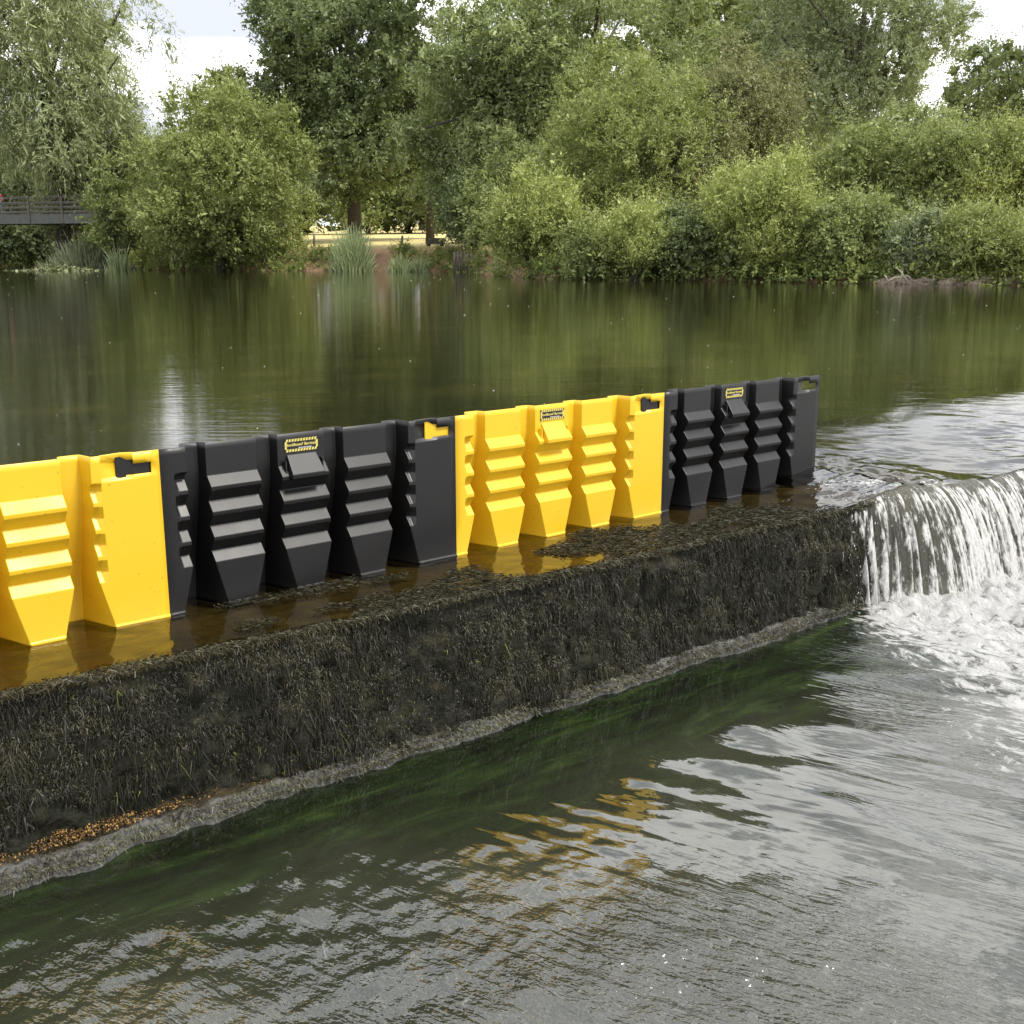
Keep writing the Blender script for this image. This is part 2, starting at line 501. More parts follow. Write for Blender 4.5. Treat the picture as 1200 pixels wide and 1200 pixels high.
foam = m.attr('foam'); fn = m.noise(17, 9, m.coord((1.5, .8, 1), (0, 0, .5)), .68, .6)
fm = m.math('MULTIPLY', m.maprange(m.math('ADD', foam, m.math('MULTIPLY', m.math('SUBTRACT', fn, .5), 3.0)), .47, .76), m.math('MULTIPLY', foam, 7.0, True))
rp = m.attr('rip')
vr = m.coord((1, 1, 1), (0, 0, -math.atan2(.33, .93)))
def rn(sc, kx, ky, det=3, rot=0.0, dist=.4):
    c = m.n('ShaderNodeMapping', {'Vector': vr, 'Scale': (kx, ky, 1), 'Rotation': (0, 0, rot)}).outputs[0]
    return m.noise(sc, det, c, .5, dist)
gate = m.maprange(m.noise(1.7, 3, v), .35, .6)
h1 = m.math('MULTIPLY', rn(7, 2.0, .45, 2), .018)
h2 = m.math('MULTIPLY', rn(15, 2.0, .38, 1, .12), .0150)
h3 = m.math('MULTIPLY', m.math('MULTIPLY', m.math('MULTIPLY', rn(44, 1.8, .40, 2, -.15), .0125), m.maprange(rp, .05, .3, .15, 1.0)), m.math('ADD', gate, .25))
h4 = m.math('MULTIPLY', m.math('MULTIPLY', rn(95, 1.2, .8, 1, .3), .0060), m.attr('chop'))
hh_ = m.math('MULTIPLY', m.math('ADD', m.math('ADD', h1, h2), m.math('ADD', h3, h4)), rp)
nb = m.n('ShaderNodeBump', {'Height': hh_, 'Strength': 1.0, 'Distance': 1.0}).outputs[0]
water = m.pbr(col, .02, nb, **{'IOR': 1.95, 'Specular IOR Level': .5})
white = m.pbr((.50, .50, .49), .6, m.bump(fn, 1.0, .05))
LOWM = m.done(m.n('ShaderNodeMixShader', {0: fm, 1: water, 2: white}).outputs[0])
me = npmesh('river_below', np.stack([LU, -LV, LOW + h], -1).reshape(-1, 3), gridfaces(len(lu), len(lv))[:, ::-1], {'foam': foamL, 'weed': weed, 'rip': rip, 'chop': chop})
link('river_below', me, LOWM, None, True)['kind'] = 'structure'

# ------------------------------------------------------------------ waterfall
nu, nt = 2400, 70
wu = np.linspace(2.60, 9.0, nu); wt = np.linspace(0, 1, nt)
WU, WT = np.meshgrid(wu, wt)
cling = sst(2.62, 3.15, WU)
uu = WU + .05 * WT * (vnoise(WU * 7, WT * 2, 4) - .5)
ridge = .62 * fbm(WU * 60 + 4.0 * (vnoise(WU * 4, WT * 2.5, 13) - .5) * WT, WT * 1.3, 2, 18) + .38 * fbm(WU * 160 + 1.2 * (vnoise(WU * 6, WT * 4, 12) - .5) * WT, WT * 1.6, 3, 11)
brk = fbm(WU * 46, WT * 7 + WU * 3, 3, 14)
vout = vcrest(WU) - .01 + (.04 + .21 * cling) * (.25 * WT + .75 * WT ** .8) + (ridge - .5) * .055 * sst(.05, .6, WT)
lipz = np.where(WU > 3.05, pool_h(WU, -vcrest(WU)), film_h(WU, -vcrest(WU)))
wz = lipz - .06 * WT - .44 * WT ** 1.9 + (brk - .5) * .012 * WT
fo = .25 + .75 * (ridge - .44) * 2.9 + (brk - .5) * 1.1 + .26 * WT - .25 * sst(.12, 0, WT)
start = .02 + .22 * vnoise(WU * 13, WU * 0, 19) ** 2
fo += (fbm(WU * 2.6, WT * 1.5, 3, 23) - .5) * .45 - .55 * sst(start + .06, start - .02, WT)
fo += .30 * sst(.72, 1.0, WT + .25 * (vnoise(WU * 9, WT, 24) - .5))
fo = np.clip(fo, 0, 1)
fo *= sst(2.58, 2.75, WU)
thin = sst(3.0, 2.6, WU)
m = NT('falling_water')
v = m.coord()
foam = m.attr('foam'); st = m.noise(70, 6, m.coord((1.4, .6, .30)), .68)
fm = m.maprange(m.math('ADD', foam, m.math('MULTIPLY', m.math('SUBTRACT', st, .5), 2.4)), .34, .86)
gls = m.pbr((.10, .098, .078), .10, m.bump(st, .4, .02), **{'IOR': 1.333})
gap = m.math('MULTIPLY', m.attr('thin'), m.math('LESS_THAN', m.math('ADD', foam, m.math('SUBTRACT', st, .5)), .55))
clr = m.n('ShaderNodeMixShader', {0: m.math('MAXIMUM', gap, .35), 1: gls, 2: m.n('ShaderNodeBsdfTransparent', {'Color': (.8, .8, .72, 1)}).outputs[0]}).outputs[0]
white = m.pbr((.60, .60, .58), .4, m.bump(st, .9, .02))
FALLM = m.done(m.n('ShaderNodeMixShader', {0: fm, 1: clr, 2: white}).outputs[0])
fall = link('waterfall', npmesh('waterfall', np.stack([uu, -vout, wz], -1).reshape(-1, 3), gridfaces(nu, nt), {'foam': fo, 'thin': thin}), FALLM, None, True)
tag(fall, kind='structure')

# spray and strings of drops in front of the fall
rng = np.random.default_rng(8)
phi = (1 + 5 ** .5) / 2
ico = np.array([(-1, phi, 0), (1, phi, 0), (-1, -phi, 0), (1, -phi, 0), (0, -1, phi), (0, 1, phi), (0, -1, -phi), (0, 1, -phi), (phi, 0, -1), (phi, 0, 1), (-phi, 0, -1), (-phi, 0, 1)]) / math.sqrt(1 + phi * phi)
icf = np.array([(0, 11, 5), (0, 5, 1), (0, 1, 7), (0, 7, 10), (0, 10, 11), (1, 5, 9), (5, 11, 4), (11, 10, 2), (10, 7, 6), (7, 1, 8), (3, 9, 4), (3, 4, 2), (3, 2, 6), (3, 6, 8), (3, 8, 9), (4, 9, 5), (2, 4, 11), (6, 2, 10), (8, 6, 7), (9, 8, 1)])
N = 1100
su = 2.62 + 6.2 * rng.random(N) ** 1.5; stt = rng.random(N) ** .55
cl = sst(2.62, 3.15, su)
sv = vcrest(su) + (.05 + .22 * cl) * stt + rng.normal(size=N) * .025 + .02
sz = .03 - .06 * stt - .44 * stt ** 1.9 + np.abs(rng.normal(size=N)) * .03
sz = np.maximum(sz, LOW + .01)
r = .0012 + .0028 * rng.random(N) ** 3
VV = (ico[None] * (r[:, None, None] * np.array([.8, .8, 1.7]))) + np.stack([su, -sv, sz], -1)[:, None]
FFc = icf[None] + (np.arange(N) * 12)[:, None, None]
m = NT('water_drops'); SPR = m.done(m.pbr((.50, .50, .49), .25))
o = link('spray', npmesh('spray', VV.reshape(-1, 3), FFc.reshape(-1, 3)), SPR, None, True)
tag(o, 'white drops and spray flying off the waterfall', 'spray', kind='stuff')

# ------------------------------------------------------------------ weir wall
weir = empty('weir_wall', (0, 0, 0))
tag(weir, 'low concrete weir wall overgrown with hanging dark wet algae', 'weir')
m = NT('weir_concrete')
v = m.coord()
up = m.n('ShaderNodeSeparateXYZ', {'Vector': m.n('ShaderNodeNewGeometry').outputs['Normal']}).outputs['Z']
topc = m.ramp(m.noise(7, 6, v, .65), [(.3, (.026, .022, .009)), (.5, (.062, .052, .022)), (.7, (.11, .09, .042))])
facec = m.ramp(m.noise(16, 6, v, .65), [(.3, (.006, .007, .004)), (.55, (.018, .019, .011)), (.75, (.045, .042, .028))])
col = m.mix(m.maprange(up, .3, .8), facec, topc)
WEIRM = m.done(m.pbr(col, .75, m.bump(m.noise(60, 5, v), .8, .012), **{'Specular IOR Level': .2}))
gu = np.linspace(-6, 9.5, 900)
prof = [(.9, -.02), (.2, -.02), (.05, -.016), (-.1, -.012), (-.2, -.010), (-.3, -.010)]
tt = np.linspace(0, 1, 46)
rows = []
for vv_, z_ in [(-.8, -.6), (-.8, -.012), (-.4, -.010), (-.15, -.010), (.0, -.010), (.12, -.010), (.22, -.009)]:
    rows.append((np.full_like(gu, vv_), np.full_like(gu, z_) + (fbm(gu * 8, np.full_like(gu, vv_ * 8), 3, 3) - .5) * .008))
for k in tt:
    q = vcrest(gu) - .012 + .02 * k + .012 * math.sin(min(k * 12, math.pi / 2))
    dsp = (fbm(gu * 5, np.full_like(gu, k * 2.2), 4, 15) - .5) * .085 + (fbm(gu * 22, np.full_like(gu, k * 7), 3, 16) - .5) * .050
    dsp = dsp * min(1, k * 8)
    under = -.05 * sst(.75, .98, np.full_like(gu, k)) * sst(.3, -.2, gu)
    rows.append((q + dsp + under, np.full_like(gu, -.006 - .50 * k)))
Vw = np.stack([np.stack([gu, -a, z], -1) for a, z in rows])
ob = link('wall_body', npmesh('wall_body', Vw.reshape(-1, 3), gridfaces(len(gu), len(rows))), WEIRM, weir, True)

# sill: the rough ledge at the waterline
vw = .425 + .022 * gu
toe = .030 * sst(1.2, 2.6, gu)
wob = (fbm(gu * 4, gu * 0, 3, 33) - .5) * .075 + (fbm(gu * 17, gu * 0, 3, 36) - .5) * .03
sil = [(vw - .22, -.365), (vw - .12, -.372), (vw - .07 - toe, -.374), (vw - .045 - toe, -.378), (vw - .02 + wob * .4, -.385), (vw + wob, -.398), (vw + .012 + wob, -.415), (vw + .025 + wob, -.44), (vw + .03 + wob, -.50)]
rows = []
for j, (a, z) in enumerate(sil):
    rows.append((a + (fbm(gu * 30, np.full_like(gu, j * 3.), 2, 35) - .5) * .018, z + (fbm(gu * 26, np.full_like(gu, j * 2.), 3, 34) - .5) * .026 + np.zeros_like(gu)))
Vw = np.stack([np.stack([gu, -a, z], -1) for a, z in rows])
m = NT('sill_silt')
v = m.coord()
col = m.ramp(m.noise(28, 6, v, .7), [(.3, (.05, .049, .045)), (.5, (.13, .128, .12)), (.72, (.24, .235, .225))])
brown = m.ramp(m.noise(20, 6, v, .7), [(.3, (.012, .010, .004)), (.55, (.050, .038, .014)), (.75, (.11, .085, .04))])
col = m.mix(m.maprange(m.math('ADD', m.attr('rim'), m.math('MULTIPLY', m.math('SUBTRACT', m.noise(5, 4, v), .5), 1.6)), .3, .7), brown, col)
SILT = m.done(m.pbr(col, .36, m.bump(m.noise(70, 6, v, .7), 1.0, .02)))
link('sill', npmesh('sill', Vw.reshape(-1, 3), gridfaces(len(gu), len(rows)), {'rim': np.repeat([0, 0, .0, .3, .8, 1, 1, 1, 1], len(gu))}), SILT, weir, True)


def strands(n, base, d0, L, wdt, droop, rng, tint, seg=3):
    "ribbons: base (n,3), direction d0 (n,3)"
    d0 = d0 / np.linalg.norm(d0, axis=1, keepdims=True)
    side = np.cross(d0, rng.normal(size=(n, 3)) * .55 + np.array([0, -1, .35])); side /= np.linalg.norm(side, axis=1, keepdims=True) + 1e-9
    P = []
    bend = rng.normal(size=(n, 3)) * .25
    for k in range(seg + 1):
        s = k / seg
        c = base + (d0 * s + (np.array([0, 0, -1.0]) * droop[:, None] + bend) * s * s * .5) * L[:, None]
        ww = (wdt * (1 - .75 * s))[:, None]
        P += [c - side * ww, c + side * ww]
    V = np.stack(P, 1)
    idx = np.arange(n)[:, None] * (2 * (seg + 1))
    f = [np.concatenate([idx + 2 * k, idx + 2 * k + 1, idx + 2 * k + 3, idx + 2 * k + 2], 1) for k in range(seg)]
    return V.reshape(-1, 3), np.stack(f, 1).reshape(-1, 4), np.repeat(tint, 2 * (seg + 1))


rng = np.random.default_rng(12)
VS, FS, TS = [], [], []
off = 0


def put(a):
    global off
    VS.append(a[0]); FS.append(a[1] + off); TS.append(a[2]); off += len(a[0])


n = 210000
su = rng.uniform(-2.0, 3.6, n); k = rng.random(n)
den = fbm(su * 3.2, k * 3, 4, 25)
keep = rng.random(n) < sst(.32, .52, den) * .75 + .32
su, k, den = su[keep], k[keep], den[keep]; n = len(su)
bulge = (fbm(su * 5, k * 2.2, 4, 15) - .5) * .085 * np.minimum(1, k * 8) + (fbm(su * 22, k * 7, 3, 16) - .5) * .050 * np.minimum(1, k * 8)
bv = vcrest(su) + .02 * k + bulge + .002 - .05 * sst(.75, .98, k) * sst(.3, -.2, su)
bz = -.004 - .40 * k
hang = rng.random(n) < .02 + .26 * sst(.48, .68, fbm(su * 9, k * 1.2, 3, 49))
d0 = np.where(hang[:, None], np.stack([rng.normal(size=n) * .4, -(.3 + .3 * rng.random(n)), -.9 + .3 * rng.normal(size=n)], -1),
              np.stack([rng.normal(size=n) * 1.0, -(.25 + .9 * rng.random(n)), -.15 + .9 * rng.normal(size=n)], -1))
L = np.where(hang, .010 + .034 * rng.random(n) ** 2, .0035 + .009 * rng.random(n) ** 1.5)
tint = np.clip(.24 + 1.0 * (den - .47) + .24 * rng.normal(size=n), 0, 1)
tint = np.where(hang, tint * .62, tint)
green = sst(.62, .70, fbm(su * 2.2, k * 2.5, 3, 71)); tint = np.where(rng.random(n) < green * .02, .97, np.minimum(tint, .85))
put(strands(n, np.stack([su, -bv, bz], -1), d0, L, np.where(hang, .0006, .0009) + .0011 * rng.random(n), .7 + 1.2 * rng.random(n), rng, tint))
# shaggy lip; its paler tint paints in the sky's sheen on wet strands
n = 34000
su = rng.uniform(-2.0, 3.0, n); q = rng.random(n) ** 1.6
lip = .05 + .05 * fbm(su * 3, su * 0, 3, 44)
bv = vcrest(su) + .008 - q * lip
bz = .002 + .016 * rng.random(n) * (1 - q)
d0 = np.stack([rng.normal(size=n) * .8, -(.6 + .5 * rng.random(n)), .15 + .35 * rng.normal(size=n)], -1)
put(strands(n, np.stack([su, -bv, bz], -1), d0, .006 + .018 * rng.random(n), .0008 + .0013 * rng.random(n), .9 * rng.random(n), rng, np.clip(.62 + .2 * rng.normal(size=n), 0, .9)))
# mats lying on the apron
n = 70000
su = rng.uniform(-1.6, 3.0, n); q = rng.random(n)
bv = q * vcrest(su)
den = fbm(su * 2.6, bv * 7, 4, 46) + .20 * np.exp(-((su - .75) / .35) ** 2) * q + .16 * np.exp(-((su - 1.7) / .5) ** 2) * q - .12 * sst(.25, -.5, su) + .05 * q
keep = den > .625
su, bv = su[keep], bv[keep]; n = len(su)
ang = 1.2 + rng.normal(size=n) * .5
d0 = np.stack([np.cos(ang) * .8, -np.abs(np.sin(ang)), .08 + .1 * rng.random(n)], -1)
put(strands(n, np.stack([su, -bv, np.full(n, .006) + .012 * rng.random(n)], -1), d0, .006 + .016 * rng.random(n), .0007 + .0011 * rng.random(n), .3 * rng.random(n), rng, np.clip(.42 + .2 * rng.normal(size=n), 0, .9)))
# short fringe on the sill
n = 17000
su = rng.uniform(-2.0, 3.2, n)
swob = (fbm(su * 4, su * 0, 3, 33) - .5) * .075 + (fbm(su * 17, su * 0, 3, 36) - .5) * .03
bv = .425 + .022 * su - .022 * rng.random(n) + .020 + swob * .9 + .010 * rng.normal(size=n)
bz = np.where(bv > .425 + .022 * su + .005 + swob, -.405, -.388) + .016 * rng.random(n)
d0 = np.stack([rng.normal(size=n) * .7, -(.5 + .5 * rng.random(n)), .3 * rng.normal(size=n)], -1)
put(strands(n, np.stack([su, -bv, bz], -1), d0, .004 + .012 * rng.random(n), .0008 + .0013 * rng.random(n), 1.1 * rng.random(n), rng, np.clip(.36 + .75 * fbm(su * 6, bv * 20, 3, 48) + .2 * rng.normal(size=n), 0, .9)))
m = NT('algae')
tn = m.attr('tint')
col = m.ramp(tn, [(.0, (.004, .0045, .0025)), (.35, (.016, .0155, .006)), (.65, (.046, .041, .018)), (.88, (.105, .100, .078)), (.96, (.11, .14, .025))])
ALG = m.done(m.pbr(col, .48, None, **{'Specular IOR Level': .28}))
o = link('algae', npmesh('algae', np.concatenate(VS), np.concatenate(FS), {'tint': np.concatenate(TS)}), ALG, weir)
o['kind'] = 'stuff'

# gravel washed up at the foot of the wall
rng = np.random.default_rng(22)
N = 900
su = np.concatenate([rng.normal(-.40, .14, 1700), rng.normal(.18, .10, 200), rng.normal(-.95, .22, 700), rng.uniform(.3, 1.9, 100)])
N = len(su)
bv = .425 + .022 * su - .028 - .095 * rng.random(N)
sz = -.372 + .009 * rng.random(N)
r = .0013 + .0027 * rng.random(N) ** 2
V = ico[None] * (r[:, None, None] * (1 + .35 * rng.normal(size=(N, 1, 3)))) * (1 + .15 * rng.normal(size=(N, 12, 1))) + np.stack([su, -bv, sz], -1)[:, None]
tint = np.repeat(rng.random(N), 12)
m = NT('gravel')
col = m.ramp(m.attr('tint'), [(.1, (.022, .010, .002)), (.55, (.085, .040, .006)), (.95, (.27, .16, .04))])
o = link('gravel', npmesh('gravel', V.reshape(-1, 3), (icf[None] + (np.arange(N) * 12)[:, None, None]).reshape(-1, 3), {'tint': tint}), m.done(m.pbr(col, .3)))
tag(o, 'orange brown gravel lying on the sill at the foot of the weir wall', 'gravel', kind='stuff')

# ------------------------------------------------------------------ flood barrier units
UW, UH = 1.016, .484
CH = [.113, .340, .567, .794]
WB, WF = .024, .034
ZT = [.389 - .0735 * i for i in range(4)]


def barrier_mesh():
    lev = [(UH, 1, 0, 0), (.466, 1, 0, 0), (.454, 1, 0, 0), (.424, 1, 0, 0), (.412, 1, 0, 0)]      # z, recess of the boxes, recess of the end panels, base lip added to catch a bright waterline
    for i, z in enumerate(ZT):
        lev += [(z + .012, 1 if i == 0 else .72, .75, 0), (z, 1, 1, 0), (z - .029, 0, .0, 0)]
        if i < 3: lev += [(z - .040, .05, .0, 0)]
    lev += [(.118, 0, 0, 0), (.014, 0, 0, 0), (.011, 0, 0, 1), (.0, 0, 0, 1)]
    lev.sort(key=lambda q: -q[0])
    rows = []
    for z, rb, re, glint_lip in lev:
        e = max(0, (.137 - z) / .137) * .036
        y0 = -.0035 * glint_lip
        f = .025 * rb + y0
        p = .023 * re + y0
        BACK = float(.058 + .072 * sst(.42, .02, z))
        r = CH[0] - WF - e
        pts = [(0, y0), (r - .040, y0), (r - .028, p), (r, p), (CH[0] - WB, BACK)]
        for c0, c1 in zip(CH[:-1], CH[1:]):
            pts += [(c0 + WB, BACK), (c0 + WF + e, f), (c1 - WF - e, f), (c1 - WB, BACK)]
        c = CH[-1]
        hole = .424 - 1e-4 <= z <= .466 + 1e-4
        pts += [(c + WB, BACK), (c + WF + e, p), (c + WF + e + .012, p), (c + WF + e + .026, y0), (max(.909, c + WF + e + .03), .016 if hole else y0), (.944, y0), (.978, y0), (.993, y0), (UW, y0)]
        rows.append([(x, y, z) for x, y in pts])
    nc = len(rows[0])
    bm = bmesh.new()
    vs = [[bm.verts.new(p) for p in r] for r in rows]
    for j in range(len(rows) - 1):
        z0, z1 = rows[j][0][2], rows[j + 1][0][2]
        for i in range(nc - 1):
            x0, x1 = rows[j][i][0], rows[j][i + 1][0]
            if i >= nc - 5:
                if z0 <= .455 and z1 >= .4235 and x0 > .90 and x1 < .995: continue
                if z0 <= .467 and z1 >= .453 and x0 > .90 and x1 < .95: continue
            bm.faces.new((vs[j][i], vs[j + 1][i], vs[j + 1][i + 1], vs[j][i + 1]))
    bmesh.ops.recalc_face_normals(bm, faces=bm.faces)
    avg = sum(f.normal.y * f.calc_area() for f in bm.faces)
    if avg > 0: bmesh.ops.reverse_faces(bm, faces=bm.faces)
    me = bpy.data.meshes.new('panel'); bm.to_mesh(me); bm.free()
    me.polygons.foreach_set('use_smooth', np.ones(len(me.polygons), bool))
    return me


def finish(o, bev=.0032, thick=.006):
    b = o.modifiers.new('bevel', 'BEVEL'); b.width = bev; b.segments = 3; b.limit_method = 'ANGLE'; b.angle_limit = R(18)
    b.harden_normals = True; b.use_clamp_overlap = True
    if thick:
        s = o.modifiers.new('thickness', 'SOLIDIFY'); s.thickness = thick; s.offset = -1
    return o


m = NT('label_black'); LBK = m.done(m.pbr((.012, .012, .014), .3))
m = NT('label_yellow'); LYL = m.done(m.pbr((.55, .47, .12), .4))
m = NT('label_white'); LWH = m.done(m.pbr((.62, .62, .66), .4))


def text_mesh(name, s, size, mat, parent, loc):
    c = bpy.data.curves.new(name, 'FONT'); c.body = s; c.size = size; c.align_x = 'CENTER'; c.align_y = 'CENTER'; c.extrude = .0003; c.offset = size * .02
    tmp = bpy.data.objects.new('tmp', c); COL.objects.link(tmp)
    me = bpy.data.meshes.new_from_object(tmp.evaluated_get(bpy.context.evaluated_depsgraph_get()))
    bpy.data.objects.remove(tmp); me.name = name
    me.materials.clear()
    o = link(name, me, mat, parent)
    o.location = loc; o.rotation_euler = (math.pi / 2, 0, 0)
    return o


def make_unit(x, mat, label, slip=0.0):
    root = empty('flood_barrier', (x, slip, 0))
    tag(root, label, 'flood barrier', 'interlocking flood barrier units standing on the weir')
    p = finish(link('panel', barrier_mesh(), mat, root), .0066 if mat is YEL else .0040)
    # joining flange that slides behind the neighbour on the left
    fl = MB(); fl.box(-.118, .002, .0075, .0125, .0, .482); fl.box(-.118, -.106, .0125, .03, .02, .46)
    fl.build('flange', mat, root, False, .002)
    # locking block under the label
    cx = .5 * (CH[1] + CH[2])
    bk = MB()
    w0, w1 = .050, .056
    prof = [(.425, .036), (.421, .024), (.366, -.020), (.352, -.018), (.340, .036)]
    V = [(cx - (w0 if i < 2 else w1), y, z) for i, (z, y) in enumerate(prof)] + [(cx + (w0 if i < 2 else w1), y, z) for i, (z, y) in enumerate(prof)]
    n = len(prof)
    bk.add(V, [(i, i + 1, n + i + 1, n + i) for i in range(n - 1)] + [tuple(range(n))[::-1], tuple(range(n, 2 * n)), (n - 1, 0, n, 2 * n - 1)])
    # little fins either side
    for sx in (-1, 1):
        xx = cx + sx * .062
        bk.box(xx - .003, xx + .003, .006, .035, .364, .404)
    bk.build('latch_block', mat, root, False, .003)
    # product plate
    lz, ly, hw, hh = .4475, .0232, .057, .0192
    pl = MB(); pl.box(cx - hw, cx + hw, ly, ly + .0016, lz - hh, lz + hh)
    lab = pl.build('name_plate', LBK, root)
    bd = MB()
    nd = 11
    for i in range(nd):
        xa = cx - hw + .004 + i * (2 * hw - .008) / nd
        for zc in (lz + hh - .004, lz - hh + .004):
            bd.add([(xa, ly - .0004, zc - .0040), (xa + .0065, ly - .0004, zc - .0040), (xa + .0095, ly - .0004, zc + .0040), (xa + .0030, ly - .0004, zc + .0040)], [(0, 1, 2, 3)])
    for sx in (-1, 1):
        bd.add([(cx + sx * (hw - .001), ly - .0004, lz - hh + .008), (cx + sx * (hw - .0075), ly - .0004, lz - hh + .008), (cx + sx * (hw - .0075), ly - .0004, lz + hh - .008), (cx + sx * (hw - .001), ly - .0004, lz + hh - .008)], [(0, 1, 2, 3)])
    bd.build('hazard_border', LYL, lab)
    text_mesh('lettering', "FloodBound' Barricade", 0.0118, LYL, lab, (cx, ly - .0006, lz + .0015))
    text_mesh('small_print', 'flood control system', .0052, LWH, lab, (cx + .012, ly - .0006, lz - .0085))
    return root


make_unit(-UW, YEL, 'large yellow plastic flood barrier unit cut off by the left edge of the photo')
make_unit(0, BLK, 'black plastic flood barrier unit between two yellow ones', .0)
make_unit(UW, YEL, 'yellow plastic flood barrier unit between two black ones', .0)
make_unit(2 * UW, BLK, 'black plastic flood barrier unit at the open right end beside the flowing water')

# ------------------------------------------------------------------ foliage
KIND = {  # leaf length, width (m at 60 m), shoot length, out, up, random, leaves per shoot, droop, leaf cover
    'sallow': (.17, .075, .75, .9, .75, .45, 15, .15, 2.0),
    'bright': (.17, .07, .85, .75, .95, .40, 16, .1, 2.0),
    'willow': (.27, .055, 1.1, .8, .1, .5, 18, 1.5, 1.6),
    'dark': (.21, .11, .8, 1.0, .25, .7, 14, .3, 1.9),
    'ash': (.23, .085, .9, 1.0, .25, .6, 16, .7, 1.9),
    'mid': (.17, .085, .7, .9, .45, .6, 14, .3, 2.0),
    'thorn': (.13, .07, .7, 1.0, .2, .6, 16, .6, 2.0),
    'grey': (.15, .065, .6, .8, .6, .5, 14, .3, 2.0),
}


def crown_mesh(name, lobes, kind, scale, rng, zmin, cover=1.0):
    ll, lw, sl, ko, ku, kr, nl, dr, lai = KIND[kind]
    ll *= scale; lw *= scale; sl *= (.5 + .5 * scale)
    C = lobes[:, :3]; Rr = lobes[:, 3:]
    area = 4 * math.pi * ((Rr[:, 0] * Rr[:, 1]) ** 1.6 / 3 + (Rr[:, 0] * Rr[:, 2]) ** 1.6 / 3 + (Rr[:, 1] * Rr[:, 2]) ** 1.6 / 3) ** (1 / 1.6)
    want = int(min(100000, 1.15 * lai * cover * area.sum() * .55 / (ll * lw * .5)) / nl)
    li = rng.choice(len(lobes), want * 2, p=area / area.sum())
    d = rng.normal(size=(want * 2, 3)); d /= np.linalg.norm(d, axis=1, keepdims=True)
    rr = .62 + .38 * rng.random(want * 2) ** .55
    p = C[li] + d * Rr[li] * rr[:, None]
    # drop shoots buried in other lobes
    bur = np.zeros(len(p), bool)
    for j in range(len(lobes)):
        q = ((p - C[j]) / (Rr[j] * .80)); bur |= ((q * q).sum(1) < 1) & (li != j)
    ok = (~bur | (rng.random(len(p)) < .16)) & (p[:, 2] > zmin)
    p, d, li = p[ok][:want], d[ok][:want], li[ok][:want]
    out = d / Rr[li]; out /= np.linalg.norm(out, axis=1, keepdims=True)
    sd_ = out * ko + np.array([0, 0, ku]) + rng.normal(size=out.shape) * kr
    sd_ /= np.linalg.norm(sd_, axis=1, keepdims=True)
    n = len(p)
    Ls = sl * (.5 + .9 * rng.random(n)) * np.where(rng.random(n) < .12, 2.0, 1.0)
    lobt = rng.random(len(lobes))[li]; sht = rng.random(n)
    s = (np.arange(nl)[None] + rng.random((n, nl))) / nl
    P = p[:, None] + sd_[:, None] * (s * Ls[:, None])[..., None]
    P[..., 2] -= dr * (s * s) * Ls[:, None] * .6
    P += rng.normal(size=P.shape) * ll * .42
    ax = sd_[:, None] * .8 + rng.normal(size=P.shape) * .75
    ax[..., 2] -= dr * .5
    ax /= np.linalg.norm(ax, axis=2, keepdims=True)
    ref = out[:, None] * .6 + np.array([0, 0, .5]) + rng.normal(size=P.shape) * .7
    side = np.cross(ax, ref); side /= np.linalg.norm(side, axis=2, keepdims=True) + 1e-9
    core = (rr[ok][:want] < .76)[:, None, None] * 1.2
    sz = (.65 + .7 * rng.random((n, nl)))[..., None] * (1 + core) * (1 - .35 * s[..., None])
    a = P - ax * ll * .5 * sz; c = P + ax * ll * .5 * sz
    b_ = P + side * lw * .5 * sz - ax * ll * .08; e_ = P - side * lw * .5 * sz - ax * ll * .08
    V = np.stack([a, b_, c, e_], 2).reshape(-1, 3)
    t = np.clip(.26 * lobt[:, None] + .26 * sht[:, None] + .42 * rng.random((n, nl)) ** 1.3 + .24 * s - .06, 0, 1)
    return npmesh(name, V, np.arange(len(V)).reshape(-1, 4), {'tint': np.repeat(t.ravel(), 4)}), n * nl


TOTAL = 0


